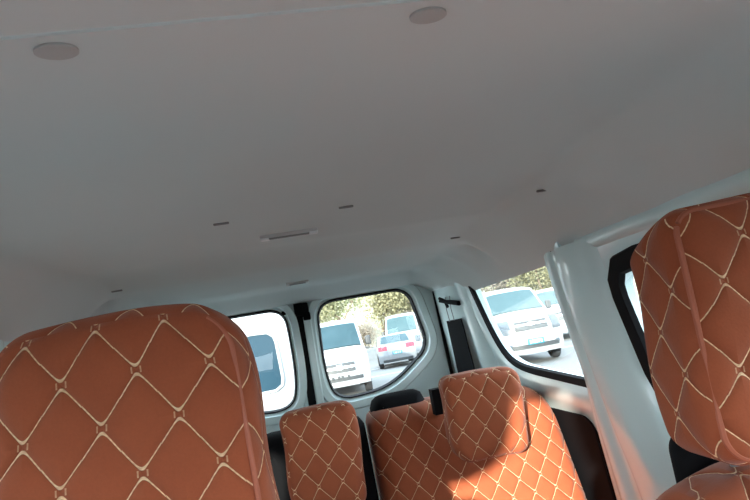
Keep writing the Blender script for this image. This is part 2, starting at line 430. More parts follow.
# pillar between the quarter window and the door window
def pillar_mb(fn):
    zs = [0.136, 0.10, 0.02, -0.06, -0.13, -0.20, -0.26, -0.32, -0.38, -0.46, -0.55, -0.7, FLOOR]
    def lerp(z, pts):
        for (a, x), (b, y) in zip(pts[:-1], pts[1:]):
            if z <= a and z >= b: return x + (y - x) * (a - z) / (a - b)
        return pts[-1][1]
    L = [(0.15, 1.452), (-0.20, 1.462), (-0.33, 1.50), (-0.55, 1.54), (-1, 1.56)]
    Rr = [(0.15, 1.175), (-0.20, 1.175), (-0.30, 1.12), (-0.45, 1.00), (-1, 0.95)]
    prof = [(0, 0.0), (.02, .022), (.10, .022), (.13, .031), (.20, .033), (.25, .022), (.31, .023), (.38, .042), (.46, .048), (.62, .046), (.74, .034), (.86, .030), (.94, .018), (1, .002)]
    m = MB(); rows = []
    for z in zs:
        yl = lerp(z, L); yr = lerp(z, Rr)
        sunk = 1 + 0.25 * sst(-0.15, -0.5, z)
        top = 0.6 + 0.4 * sst(0.16, 0.05, z)
        rows.append([fn(yl + (yr - yl) * t, z, o * sunk * top + (0.018 * gauss(z + .36, .06) if .5 < t < .95 else 0)) for t, o in prof])
    k = len(prof); vs = [p for r in rows for p in r]
    m.add(vs, [(j * k + i, j * k + i + 1, (j + 1) * k + i + 1, (j + 1) * k + i) for j in range(len(zs) - 1) for i in range(k - 1)])
    return m
for fn, wl in ((wall_r, wall_right), (wall_l, wall_left)):
    o = pillar_mb(fn).build('pillar', M['body'], wl, auto=80)
    sb = o.modifiers.new('soft', 'SUBSURF'); sb.levels = sb.render_levels = 2
m = MB(); disc(m, wall_r(1.432, -0.062, 0.012), (-1, 0, 0), (0, 0, 1), 0.019, 0.012, 0.006)
m.build('pillar_plug', M['rubber'], wall_right)
m = MB(); disc(m, wall_l(1.432, -0.062, 0.012), (1, 0, 0), (0, 0, 1), 0.019, 0.012, 0.006)
m.build('pillar_plug', M['rubber'], wall_left)
# black lower trim beside the bench
trim = round_poly([(1.525, -0.322), (1.555, -0.93), (2.45, -0.93), (2.45, -0.322)], [.07, .02, .02, .05])
for fn, wl in ((wall_r, wall_right), (wall_l, wall_left)):
    m = MB(); plate(m, trim, fn, 0.003, 0.009); m.build('lower_trim', M['blackplastic'], wl, smooth=False)

# rail above the door window
for sgn, wl in ((1, wall_right), (-1, wall_left)):
    m = MB()
    pr = [(0.000, 0.150), (0.012, 0.140), (0.016, 0.126), (0.010, 0.112), (0.002, 0.104)]
    grid(m, lambda u, v: (sgn * (wx(pr[min(4, int(round(v * 4)))][1]) - pr[min(4, int(round(v * 4)))][0]), -0.1 + 1.36 * u, pr[min(4, int(round(v * 4)))][1]), 30, 4)
    m.build('roof_rail', M['body'], wl)

# rear wall: two doors -----------------------------------------------------
YB = 2.62
win_r = round_poly([(0.075, 0.200), (0.508, 0.200), (0.560, -0.085), (0.350, -0.236), (0.100, -0.252), (0.064, -0.12)], [.085, .075, .07, .10, .09, .2])
def back(sgn): return lambda x, z, d: (sgn * x, YB - d, z)
for n, sgn in ((1, -1), (2, 1)):
    fn = back(sgn)
    x0, x1 = (0.002, 0.632)
    lp = hole_loops(win_r, (x0, x1, -0.45, 0.225), [0, 0.003, 0.012, 0.020, 0.050, 0.058], 120)
    m = MB(); ring_mesh(m, lp, [-0.030, -0.002, 0.000, 0.020, 0.022, 0.004, 0.004], fn)
    grid(m, lambda u, v: fn(x0 + (x1 - x0) * u, -0.45 - 0.5 * v, 0.004 + 0.02 * sst(.05, .1, v) * sst(.0, .08, u) * sst(1., .92, u)), 20, 20)
    # folded edge next to the centre gap
    d = tag(m.build('door_%d' % n, M['body'], auto=35), kind='structure')
    wr = bpy.data.objects.new('window_%d' % n, None); COL.objects.link(wr); tag(wr, kind='structure')
    lp = hole_loops(win_r, None, [-0.006, 0.000, 0.005, 0.007], 120)
    s = MB(); ring_mesh(s, lp, [-0.028, 0.002, 0.003, -0.003], fn); s.build('window_seal', M['rubber'], wr)
    g = MB(); plate(g, [(p.x, p.y) for p in hole_loops(win_r, None, [0.001], 60)[0]], fn, -0.022, -0.018)
    g.build('glass_pane', M['glass'], wr, smooth=False)
# header and side returns behind the doors
m = MB()
box(m, -0.76, 0.76, 2.615, 2.66, 0.222, 0.34); box(m, 0.632, 0.80, 2.615, 2.66, -0.98, 0.225); box(m, -0.80, -0.632, 2.615, 2.66, -0.98, 0.225)
tag(m.build('wall_back', M['body'], smooth=False), kind='structure')
# black door seals: centre gap and outer gaps
def seal(name, pts, wd, dep):
    m = MB()
    for a, b in zip(pts[:-1], pts[1:]):
        m.add([(a[0] - wd / 2, YB - dep, a[1]), (a[0] + wd / 2, YB - dep, a[1]), (b[0] + wd / 2, YB - dep, b[1]), (b[0] - wd / 2, YB - dep, b[1]),
               (a[0] - wd / 2, YB + .0, a[1]), (a[0] + wd / 2, YB + .0, a[1]), (b[0] + wd / 2, YB + .0, b[1]), (b[0] - wd / 2, YB + .0, b[1])],
              [(0, 1, 2, 3), (0, 4, 7, 3), (1, 5, 6, 2), (0, 1, 5, 4), (3, 2, 6, 7)])
    return tag(m.build(name, M['rubber'], smooth=False), kind='structure')
seal('trim_5', [(-0.013, 0.215), (-0.013, -0.95)], 0.036, 0.020)
seal('trim_6', [(0.628, 0.19), (0.640, -0.25), (0.655, -0.95)], 0.012, 0.024)
seal('trim_7', [(-0.628, 0.19), (-0.640, -0.25), (-0.655, -0.95)], 0.012, 0.024)
# raised flange on the right door beside the gap
m = MB(); box(m, 0.004, 0.040, YB - 0.030, YB, -0.95, 0.150)
o = m.build('door_flange', M['body'], bpy.data.objects['door_2'], smooth=False)
o.modifiers.new('b', 'BEVEL').width = 0.006
m = MB(); box(m, -0.048, -0.030, YB - 0.018, YB, -0.95, 0.19)
o = m.build('door_flange', M['body'], bpy.data.objects['door_1'], smooth=False)
o.modifiers.new('b', 'BEVEL').width = 0.005

# dashboard wall far in front, behind the phone
m = MB(); box(m, -0.80, 0.80, -1.25, -1.2, FLOOR, -0.42); box(m, -0.78, 0.78, -1.2, -0.62, -0.62, -0.16)
tag(m.build('wall_front', M['blackplastic'], smooth=False), kind='structure')

# unseen visor-shaped panels, added behind the phone to shape the bench's sun patch
for k, pl in enumerate(([(-.19, .215), (-.25, .07), (-.34, .02), (-.68, -.01), (-.69, .215)], [(-.035, .215), (-.03, .0), (.0, -.045), (.62, -.045), (.66, .215)])):
    m = MB(); plate(m, round_poly(pl, .03, 4), lambda x, z, d: (x, -0.2 - d - .1 * (.215 - z), z), -.012, .012)
    tag(m.build('sun_blocker', M['liner'], smooth=False), 'unseen grey panel added to shape the sun at the %s half of the windscreen' % ('left', 'right')[k], 'sun visor', 'added sun blockers')

# ------------------------------------------------------------------ seats
def cushion(mb, size, r, uv0=(0, 0), deform=None, n=22, faces=None, uvdef=None):
    """rounded block about the origin; -Y is its front. uv in metres, measured from the pattern knot uv0 (x, z)"""
    hx, hy, hz = [s / 2 for s in size]; hs = Vector((hx, hy, hz)); r = min(r, hx * .98, hy * .98, hz * .98)
    def pos(q):
        inner = Vector([max(-(h - r), min(h - r, c)) for c, h in zip(q, hs)])
        d = q - inner
        return inner + d.normalized() * r if d.length > 1e-9 else q
    dirs = [('f', 1, -1, 0, 2), ('k', 1, 1, 0, 2), ('l', 0, -1, 1, 2), ('r', 0, 1, 1, 2), ('t', 2, 1, 0, 1), ('b', 2, -1, 0, 1)]
    def warp(t, h):      # more samples near the rounded edges
        return t
    for nm, ax, sg, ua, va in dirs:
        vs = []; uvs = []
        lim = 1.0
        for j in range(n + 1):
            for i in range(n + 1):
                q = Vector((0, 0, 0)); q[ax] = sg * hs[ax]
                def axis(k, t):
                    h = hs[k]; e = h - r
                    # 1/4 of samples on each rounded end
                    if t < .25: return -h + (1 - math.tan((1 - t / .25) * math.pi / 4)) * r
                    if t > .75: return h - (1 - math.tan(((t - .75) / .25) * math.pi / 4)) * r
                    return -e + 2 * e * (t - .25) / .5
                q[ua] = axis(ua, i / n); q[va] = axis(va, j / n)
                p = pos(q)
                if nm == 'f': uv = (p.x, p.z)
                elif nm == 'k': uv = (-p.x, p.z)
                elif nm == 'l': uv = (-hx - (p.y + hy), p.z)
                elif nm == 'r': uv = (hx + (p.y + hy), p.z)
                elif nm == 't': uv = (p.x, hz + (p.y + hy))
                else: uv = (p.x, -hz - (p.y + hy))
                uv = (uv[0] - uv0[0], uv[1] - uv0[1])
                if uvdef: uv = uvdef(uv)
                vs.append(deform(p) if deform else p); uvs.append(uv)
        fs = []; fu = []
        for j in range(n):
            for i in range(n):
                f = (j * (n + 1) + i, j * (n + 1) + i + 1, (j + 1) * (n + 1) + i + 1, (j + 1) * (n + 1) + i)
                fs.append(f); fu.append([uvs[k] for k in f])
        mb.add(vs, fs, fu)

def edge_loop(size, r, deform, ysign=-1, steps=10, inset=0.25):
    """path along the front edge of a rounded block (for piping)"""
    hx, hy, hz = [s / 2 for s in size]; r = min(r, hx * .98, hy * .98, hz * .98)
    k = r * (1 - math.cos(math.pi / 4)); pts = []
    X = hx - k; Z = hz - k; y = ysign * (hy - k); c = r * .9
    cor = [(X, Z, 0), (-X, Z, 90), (-X, -Z, 180), (X, -Z, 270)]
    for cx, cz, a0 in cor:
        sx = 1 if cx > 0 else -1; sz = 1 if cz > 0 else -1
        for i in range(steps + 1):
            a = math.radians(a0 + 90 * i / steps)
            pts.append(deform(Vector((cx - sx * c + c * math.cos(a), y, cz - sz * c + c * math.sin(a)))))
    # straight stretches get extra points so that the piping follows the bulge
    out = []
    for a, b in zip(pts, pts[1:] + pts[:1]):
        out.append(a)
        L = (b - a).length; kk = int(L / 0.02)
        for q in range(1, kk): out.append(a + (b - a) * q / kk)
    return out

def headrest(root, centre, size, r, uv0, deform, rot=(0, 0, 0), piping=True, uvdef=None, n=22, posts=True):
    mb = MB(); cushion(mb, size, r, uv0, deform, n, uvdef=uvdef)
    h = mb.build('headrest', M['quilt'], root, auto=70)
    h.location = Vector(centre) - root.location; h.rotation_euler = rot
    if piping:
        lp = edge_loop(size, r, deform)
        if piping == 'sides':
            for sx in (-1, 1):
                q = sorted([p for p in lp if p.x * sx > size[0] * .36], key=lambda p: p.z)
                pm = MB(); tube(pm, q, 0.0028, 7); pm.build('piping', M['piping'], h)
        else:
            pm = MB(); tube(pm, lp, 0.0032, 7, closed=True); pm.build('piping', M['piping'], h)
    if posts:
        for sx in (-1, 1):
            pm = MB(); tube(pm, [(sx * 0.055, 0.025, -size[2] / 2 + .02), (sx * 0.055, 0.035, -size[2] / 2 - 0.06)], 0.006, 8)
            pm.build('headrest_post', M['wire'], h)
    return h

def bulge(size, b=0.012, taper=0.0, lean=0.0, shift=0.0, crown=0.0, foot=0.0, back=0.0):
    hx, hy, hz = [s / 2 for s in size]
    def f(p):
        q = Vector(p); tx = p.x / hx; tz = p.z / hz
        fr = b * (1 - tx * tx) * (1 - tz * tz)
        q.y += (-fr if p.y < 0 else fr)
        q.x *= 1 - taper * tz - crown * max(0, tz) ** 4 - foot * max(0, -tz) ** 4
        q.z -= 0.10 * crown * tx ** 4 * max(0, tz)
        q.y += lean * tz
        q.z -= back * max(0, p.y / hy * .5 + .5) ** 2.2 * max(0, tz) ** 2
        q.x += shift * tz
        q.x += 0.003 * math.sin(p.z * 31) ; q.z += 0.002 * math.sin(p.x * 27 + 1)
        return q
    return f

# --- left front seat
r1 = empty('front_seat', (-0.165, 0.60, FLOOR), 0, 'tan quilted front seat at left, its large headrest filling the lower left corner', 'car seat', 'front seats')
S1 = (0.234, 0.115, 0.240)
c1 = Vector((-0.169, 0.5725, -0.057))
headrest(r1, c1, S1, 0.036, (-0.179 - c1.x, 0.049 - c1.z), bulge(S1, .006, .06, .0, crown=.075), n=30, piping='sides')
# --- right front seat
r2 = empty('front_seat', (0.49, 0.62, FLOOR), 0, 'tan quilted front seat at right edge, side of its headrest turned to view', 'car seat', 'front seats')
S2 = (0.235, 0.112, 0.262)
c2 = Vector((0.488, 0.556, -0.052))
headrest(r2, c2, S2, 0.028, (0.438 - c2.x, 0.038 - c2.z), bulge(S2, .008, .0, .0, .004, crown=.02, foot=.04, back=.045), rot=(0, 0, math.radians(-3)), n=30)
def seat_body(root, cx, y, ztop, W=0.46, shell=0.24):
    # backrest, black shell, cushion, base
    SB = (W, 0.13, 0.62)
    def df(p):
        q = Vector(p); t = p.z / 0.31
        k = 1 - 0.16 * max(0, t) ** 3
        q.x *= k; q.y += 0.10 * (t - 1) * -0.5 * -1
        q.z -= 0.05 * (abs(p.x) / .25) ** 2.5 * (1 if t > 0 else 0) * t
        q.y -= 0.02 * (abs(p.x) / .25) ** 2 if p.y < 0 else 0
        return q
    m = MB(); cushion(m, SB, 0.055, (0.01, 0.02), df, 26)
    b = m.build('backrest', M['quilt'], root, auto=70); b.location = Vector((cx, y + .03, ztop - 0.31)) - root.location
    m = MB(); cushion(m, (shell, 0.05, 0.62), 0.024, (0, 0), df, 16)
    s = m.build('back_shell', M['blackplastic'], root, auto=70); s.location = Vector((cx, y + 0.110, ztop - 0.296 + .012)) - root.location
    m = MB(); cushion(m, (0.50, 0.50, 0.14), 0.05, (0, 0), None, 20)
    s = m.build('seat', M['quilt'], root, auto=70); s.location = Vector((cx, y - 0.22, -0.62)) - root.location
    m = MB(); box(m, -0.20, 0.20, -0.20, 0.20, 0, 0.26); s = m.build('seat_base', M['blackplastic'], root, smooth=False)
    s.location = Vector((cx, y - 0.20, FLOOR)) - root.location
seat_body(r1, -0.165, 0.60, -0.235)
seat_body(r2, 0.520, 0.56, -0.198)

# --- rear bench
rb = empty('rear_bench', (0, 1.75, FLOOR), 0, 'tan quilted rear bench seat with upright headrests, sunlit at its right end', 'car seat')
S3 = (0.205, 0.10, 0.275)
def rear_hr(cx, cz, knot, rot, size=S3, y=1.60):
    c = Vector((cx, y, cz))
    return headrest(rb, c, size, 0.034, (knot[0] - cx, knot[1] - cz), bulge(size, .010, -.02, .01, foot=.14), rot=rot, piping=False, n=24, posts=False)
rear_hr(0.000, -0.294, (-0.054, -0.224), (0, 0, 0))
rear_hr(0.462, -0.263, (0.443, -0.205), (math.radians(0), math.radians(2), math.radians(0)), (0.222, .11, .235))
rear_hr(-0.462, -0.263, (-0.43, -0.22), (0, 0, 0), (0.222, .11, .235))
def bench_back(x0, x1, ztop, rl, rr, uv0, name='backrest', mat='quilt', th=0.12, y=1.80, hgt=0.62, lean=0.17):
    """reclined backrest slab with its own shoulder radius on each side"""
    W = x1 - x0; N = 34; Mz = 30
    def outline(s, t):   # s across 0..1, t up 0..1
        x = x0 + W * s; z = ztop - hgt * (1 - t)
        return x, z
    poly = round_poly([(x0, ztop - hgt), (x1, ztop - hgt), (x1, ztop), (x0, ztop)], [.02, .02, rr, rl], 10)
    lp = hole_loops(poly, None, [0, -0.012, -0.03, -0.06], 120)
    cc = sum(lp[3], Vector((0, 0))) / len(lp[3])
    lp += [[cc + (p - cc) * f for p in lp[3]] for f in (.8, .6, .4, .2, .05)]
    def fn(x, z, d):
        t = (z - ztop) / hgt
        return (x + 0.033 * (-t) * sst(.3, .7, abs(x)) * (1 if x > 0 else -1), y + lean * t - d, z)
    vs = []; ds = [0.0, 0.034, 0.050, 0.058, .062, .064, .065, .066, .066]
    m = MB()
    Mn = len(lp[0])
    def uvp(p): return (p.x - uv0[0], (p.y - uv0[1]) * 1.03)
    allv = []; alluv = []
    for L, d in [(lp[0], -th)] + list(zip(lp, ds)):
        for p in L: allv.append(fn(p.x, p.y, d)); alluv.append(uvp(p))
    fs = [(i * Mn + k, i * Mn + (k + 1) % Mn, (i + 1) * Mn + (k + 1) % Mn, (i + 1) * Mn + k) for i in range(9) for k in range(Mn)]
    fs.append(tuple(9 * Mn + k for k in range(Mn))); fs.append(tuple(range(Mn)))
    m.add(allv, fs, [[alluv[k] for k in f] for f in fs])
    o = m.build(name, M[mat], rb, auto=60); o.location = -rb.location
    return o
bench_back(0.150, 0.731, -0.228, .05, .13, (0.19, -0.27))
bench_back(-0.731, -0.215, -0.228, .13, .05, (-0.19, -0.27))
bench_back(0.170, 0.352, -0.190, .05, .04, (0, 0), 'back_shell', 'blackplastic', .03, 1.88)
bench_back(-0.205, 0.140, -0.235, .06, .03, (0, 0), 'back_shell', 'blackplastic', .05, 1.82)
bench_back(-0.352, -0.170, -0.190, .05, .05, (0, 0), 'back_shell', 'blackplastic', .03, 1.88)
m = MB(); cushion(m, (1.40, 0.50, 0.15), 0.05, (0, 0), None, 24); o = m.build('seat', M['quilt'], rb, auto=70)
o.location = Vector((0, 1.40, -0.72)) - rb.location
m = MB(); box(m, -0.62, 0.62, -0.2, 0.2, 0, 0.17); o = m.build('seat_base', M['blackplastic'], rb, smooth=False); o.location = Vector((0, 1.42, FLOOR)) - rb.location
m = MB(); box(m, 0.345, 0.375, 1.70, 1.74, -0.26, -0.185); o = m.build('headrest_guide', M['blackplastic'], rb, smooth=False); o.location = -rb.location

# ------------------------------------------------------------------ small things on the lining
def on_ceil(x, y): return Vector((x, y, ceil_z(x, y)))
def cn(x, y):
    e = .004
    a = on_ceil(x + e, y) - on_ceil(x - e, y); b = on_ceil(x, y + e) - on_ceil(x, y - e)
    n = a.cross(b).normalized(); return -n if n.z > 0 else n
for x, y, lab in ((-0.157, 0.436, 'round grey cap on the ceiling lining, near the upper left corner'),
                  (0.147, 0.436, 'round grey cap on the ceiling lining, top centre right')):
    m = MB(); disc(m, (0, 0, 0), cn(x, y), (1, 0, 0), 0.0165, 0.0115, 0.003)
    o = m.build('round_plug', M['cap']); o.location = on_ceil(x, y); tag(o, lab, 'plug', 'round caps on the lining')
for x, y, lab in ((-0.124, 1.08, 'short dark clip on the lining, left of the ceiling lamp'),
                  (0.120, 1.09, 'short dark clip on the lining, just above right of the ceiling lamp'),
                  (0.560, 1.14, 'short dark clip on the lining, furthest right above the bench'),
                  (0.500, 1.66, 'short dark clip on the lining near the right rear recess'),
                  (-0.500, 1.66, 'short dark clip on the lining just above the left front headrest')):
    m = MB(); cushion(m, (0.030, 0.006, 0.005), 0.0022, n=8)
    o = m.build('ceiling_clip', M['clip']); p = on_ceil(x, y); n = cn(x, y); o.location = p + n * 0.0015
    tx = Vector((1, 0, 0)); n = (n - n.dot(tx) * tx).normalized(); o.rotation_euler = Matrix((tx, n.cross(tx) * -1, -n)).transposed().to_euler(); tag(o, lab, 'clip', 'dark clips on the lining')
def strip_lamp(x, y, L, wd, label):
    p = on_ceil(x, y); root = empty('ceiling_lamp', p + Vector((0, 0, 0)), 0, label, 'lamp', 'slim lamps on the lining')
    m = MB(); cushion(m, (L, wd, 0.010), 0.004, n=10); o = m.build('lamp_housing', M['lens'], root); o.location = (0, 0, -0.003)
    m = MB(); box(m, -L * .36, L * .36, -wd * .42, wd * .10, -0.0005, 0.0015); o = m.build('lamp_slot', M['clip'], root, smooth=False); o.location = (0, -0.0, -0.0095)
    for s in (-1, 1):
        m = MB(); cushion(m, (L * .16, wd * .9, 0.008), 0.003, n=8); o = m.build('end_cap', M['trimwhite'], root); o.location = (s * L * .42, 0, -0.007)
strip_lamp(0.0, 1.262, 0.130, 0.022, 'slim pale lamp bar with white ends on the ceiling lining')
strip_lamp(0.003, 2.10, 0.085, 0.014, 'smaller slim grey lamp bar on the lining near the rear doors')

# latch at the top of the rear door gap
root = empty('door_latch', (0.0, YB - 0.03, 0.145), 0, 'black door latch at the top of the gap between the rear doors', 'latch')
m = MB(); cushion(m, (0.062, 0.04, 0.055), 0.008, n=8); o = m.build('latch_body', M['blackplastic'], root); o.location = (0.004, 0, 0.035)
m = MB(); cushion(m, (0.034, 0.035, 0.035), 0.006, n=8); o = m.build('latch_hook', M['blackplastic'], root); o.location = (0.022, -0.002, 0.0)
m = MB(); disc(m, (0, 0, 0), (0, -1, 0), (1, 0, 0), 0.013, 0.010, 0.012)
o = m.build('door_stop', M['rubber']); o.location = (-0.078, YB - 0.004, 0.178); tag(o, 'small black rubber stop on the left rear door, beside the latch', 'rubber stop')

# belt strap, its clip and wires on the right corner panel
A = Vector((0.700, 2.19, 0)); B = Vector((0.640, 2.62, 0)); D = (B - A).normalized(); Nn = Vector((D.y, -D.x, 0)); Nn = -Nn if Nn.x > 0 else Nn
def onpanel(t, z, o): p = A + (B - A) * t; return Vector((p.x + 0.146 * (0.0 - z) * .6 * (1 - t), p.y, z)) + Nn * o
m = MB()
pts = [(onpanel(.30, z, .030), onpanel(.68, z, .030), onpanel(.68, z, .026), onpanel(.30, z, .026)) for z in [0.012 - .06 * i for i in range(12)]]
vs = [q for p in pts for q in p]
fs = [(4 * i + k, 4 * i + (k + 1) % 4, 4 * i + 4 + (k + 1) % 4, 4 * i + 4 + k) for i in range(11) for k in range(4)] + [(0, 1, 2, 3), (47, 46, 45, 44)]
m.add(vs, fs); o = m.build('belt_strap', M['webbing'], smooth=False)
tag(o, 'wide black strap hanging on the corner panel right of the rear doors', 'strap')
root = empty('strap_clip', onpanel(.45, .085, .035), 0, 'small black clip with thin wires above the black strap', 'clip')
m = MB(); L = onpanel(.70, .105, .036) - root.location; Rr = onpanel(.22, .075, .036) - root.location
tube(m, [L, (L + Rr) / 2, Rr], [.007, .010, .011], 8); m.build('clip_body', M['blackplastic'], root)
m = MB(); tube(m, [L + Vector((0, 0, .012)), L * .5 + Vector((0, 0, .006)), L * .3 + Vector((0, 0, -.02))], .007, 8); m.build('clip_body', M['blackplastic'], root)
for a in (.42, .54):
    m = MB(); tube(m, [onpanel(a, .115, .034) - root.location, onpanel(a + .02, .06, .038) - root.location, onpanel(a + .03, .008, .034) - root.location], .0018, 6)
    m.build('wire', M['wire'], root)

# ------------------------------------------------------------------ vehicles outside
class Car:
    """profile: list of (y, z) from rear bottom over the roof to the nose bottom; nose looks to -Y"""
    def __init__(s, name, loc, rz, prof, hw, tumble, nose, label, cat, paint, front_round=0.16, rear_round=0.08, belt=0.95):
        s.root = empty(name, loc, rz, label, cat)
        s.prof = prof; s.hw = hw; s.tb = tumble; s.belt = belt; s.fr = front_round; s.rr = rear_round
        s.y0 = min(p[0] for p in prof); s.y1 = max(p[0] for p in prof); s.paint = paint
        m = MB(); S = [-1, -.985, -.94, -.85, -.65, -.35, 0, .35, .65, .85, .94, .985, 1]; K = 4
        ks = [i / K for i in range((len(prof) - 1) * K + 1)]
        grid_v = [s.S(k, t) for k in ks for t in S]; n = len(S)
        fs = [(j * n + i, j * n + i + 1, (j + 1) * n + i + 1, (j + 1) * n + i) for j in range(len(ks) - 1) for i in range(n - 1)]
        fs.append(tuple(j * n for j in range(len(ks)))); fs.append(tuple(j * n + n - 1 for j in range(len(ks)))[::-1])
        m.add(grid_v, fs); s.body = m.build('body', M[paint], s.root, auto=38)
    def w(s, z):
        return s.hw * (1 - s.tb * max(0, (z - s.belt)) ** 1.15) if z > s.belt else s.hw * (1 - 0.05 * ((s.belt - z) / s.belt) ** 2)
    def S(s, k, t, off=0.0):
        i = min(len(s.prof) - 2, int(k)); f = k - i
        a = Vector(s.prof[i]); b = Vector(s.prof[i + 1]); p = a + (b - a) * f
        # crowned roof and rounded nose / tail in plan
        fy = 1 - min(1, max(0, (p.x - s.y0) / 1.6)); ry = 1 - min(1, max(0, (s.y1 - p.x) / 0.6))
        y = p.x + s.fr * fy * fy * abs(t) ** 3.2 - s.rr * ry * ry * abs(t) ** 4
        z = p.y - (0.05 * t ** 4 if p.y > s.belt + .35 else 0)
        d = (b - a).normalized(); n = Vector((d.y, -d.x))       # outward for a rear-top-front path
        return Vector((s.w(p.y) * t, y - n.x * off * -1, z + n.y * off * -1)) if False else Vector((s.w(p.y) * t, y, z)) + Vector((0, -d.y, d.x)) * -off * s.sg()
    def sg(s): return 1
    def patch(s, name, k0, k1, t0, t1, off, mat, nu=10, nv=6, shear=0.0, parent=None):
        m = MB(); vs = []
        for o in (off, -0.01):
            for j in range(nv + 1):
                for i in range(nu + 1):
                    v = j / nv; t = t0 + (t1 - t0) * i / nu
                    if shear: t *= 1 - shear * v
                    vs.append(s.S(k0 + (k1 - k0) * v, t, o))
        n = nu + 1; T = (nu + 1) * (nv + 1)
        fs = [(b + j * n + i, b + j * n + i + 1, b + (j + 1) * n + i + 1, b + (j + 1) * n + i) for b in (0, T) for j in range(nv) for i in range(nu)]
        for i in range(nu):
            fs += [(i, i + 1, T + i + 1, T + i), (nv * n + i, nv * n + i + 1, T + nv * n + i + 1, T + nv * n + i)]
        for j in range(nv):
            fs += [(j * n, (j + 1) * n, T + (j + 1) * n, T + j * n), (j * n + nu, (j + 1) * n + nu, T + (j + 1) * n + nu, T + j * n + nu)]
        m.add(vs, fs); return m.build(name, M[mat], parent or s.root, auto=45)
    def side(s, name, poly, mat, both=True, off=0.008, r=0.05):
        for sg in ((-1, 1) if both else (-1,)):
            m = MB(); pl = round_poly(poly, r, 4)
            plate(m, pl, lambda y, z, d: (sg * (s.w(z) + d), y, z), -0.02, off); m.build(name, M[mat], s.root, smooth=False)
    def wheels(s, ys, rad=0.32, wd=0.20):
        for y in ys:
            for sg in (-1, 1):
                wr = bpy.data.objects.new('wheel', None)
                m = MB(); n = 28; prof = [(rad * .62, -wd / 2), (rad * .95, -wd / 2), (rad, -wd * .35), (rad, wd * .35), (rad * .95, wd / 2), (rad * .62, wd / 2)]
                x0 = sg * (s.hw - wd / 2 + .01)
                vs = [(x0 + px, y + pr * math.cos(2 * math.pi * k / n), rad + pr * math.sin(2 * math.pi * k / n)) for pr, px in prof for k in range(n)]
                fs = [(i * n + k, i * n + (k + 1) % n, ((i + 1) % 6) * n + (k + 1) % n, ((i + 1) % 6) * n + k) for i in range(6) for k in range(n)]
                m.add(vs, fs); o = m.build('wheel', M['tyre'], s.root, auto=30)
                m = MB(); disc(m, (x0 + sg * wd * .3, y, rad), (sg, 0, 0), (0, 1, 0), rad * .63, rad * .63, .03, 20)
                m.build('rim', M['rim'], o)
                m = MB(); pl = [(y + (rad + .07) * math.cos(math.pi * k / 14), rad + (rad + .07) * math.sin(math.pi * k / 14)) for k in range(15)] + [(y - rad - .07, rad - .12), (y + rad + .07, rad - .12)]
                plate(m, pl, lambda a, b, d: (sg * (s.w(b) + d), a, b), -.12, .003); m.build('wheel_arch', M['tyre'], s.root, smooth=False)
    def box(s, name, x, y, z, sx, sy, sz, mat, r=0.02, parent=None):
        m = MB(); cushion(m, (sx, sy, sz), r, n=8); o = m.build(name, M[mat], parent or s.root, auto=50); o.location = (x, y, z); return o
    def number(s, x, y, z, wd, hg, rows=6, face=-1):
        p = s.box('number_plate', x, y, z, wd, .02, hg, 'plate', .005)
        m = MB(); cw = wd * .8 / rows
        rnd = random.Random(5)
        for i in range(rows):
            cx = -wd * .4 + cw * (i + .5); h = hg * .30; t = cw * .16; a = cw * .32
            yy0, yy1 = (-.013, -.0095) if face < 0 else (.0095, .013)
            segs = [(cx - a, cx - a + t, -h, h), (cx + a - t, cx + a, -h, h), (cx - a, cx + a, h - t, h), (cx - a, cx + a, -h, -h + t), (cx - a, cx + a, -t / 2, t / 2)]
            use = [(0, 2, 3, 4), (0, 1, 2, 4), (0, 1, 2, 3, 4), (1, 2, 3, 4), (0, 2, 4), (0, 1, 3, 4)][i % 6]
            for u in use: box(m, segs[u][0], segs[u][1], yy0, yy1, segs[u][2], segs[u][3])
        m.build('plate_characters', M['platechar'], p, smooth=False)

def mirrors(c, y, z):
    for sg in (-1, 1):
        c.box('mirror', sg * (c.hw + .12), y, z, .16, .09, .26, 'grille', .035)

# generic minibus: y 0 = nose ... positive = tail ; path from rear bottom to nose bottom
def van_profile(L, H, hood_z, cowl_y, roof_y, bot=0.30):
    return [(L, bot), (L, 0.9), (L - .10, H - .10), (L - .30, H), (roof_y + .45, H), (roof_y, H - .07), (cowl_y, hood_z + .06), (cowl_y - .12, hood_z), (0.13, hood_z - .20), (0.03, hood_z - .40), (0.0, .62), (0.0, .42), (.06, bot)]
# indices: 5 roof front, 6 windscreen bottom, 7 bonnet rear, 8 bonnet front, 9 grille top.., 10 bumper top, 11, 12
def front_bits(c, emblem='bar', grille=(8.35, 9.5), tint='carglass_pale', lamp=(8.15, 9.45), lampmat='lamp_clear'):
    c.patch('windscreen', 5.12, 5.96, -.90, .90, .035, tint, nu=20, nv=8)
    for sg in (-1, 1):
        c.patch('headlamp', lamp[0], lamp[1], sg * .98, sg * .66, .035, lampmat, 6, 6)
    g = c.patch('grille', grille[0], grille[1], -.52, .52, .03, 'grille', 12, 4)
    k = grille[0] + (grille[1] - grille[0]) * .5
    c.patch('grille_bar', k - .12, k + .12, -.54, .54, .042, 'chrome', 12, 2)
    return g

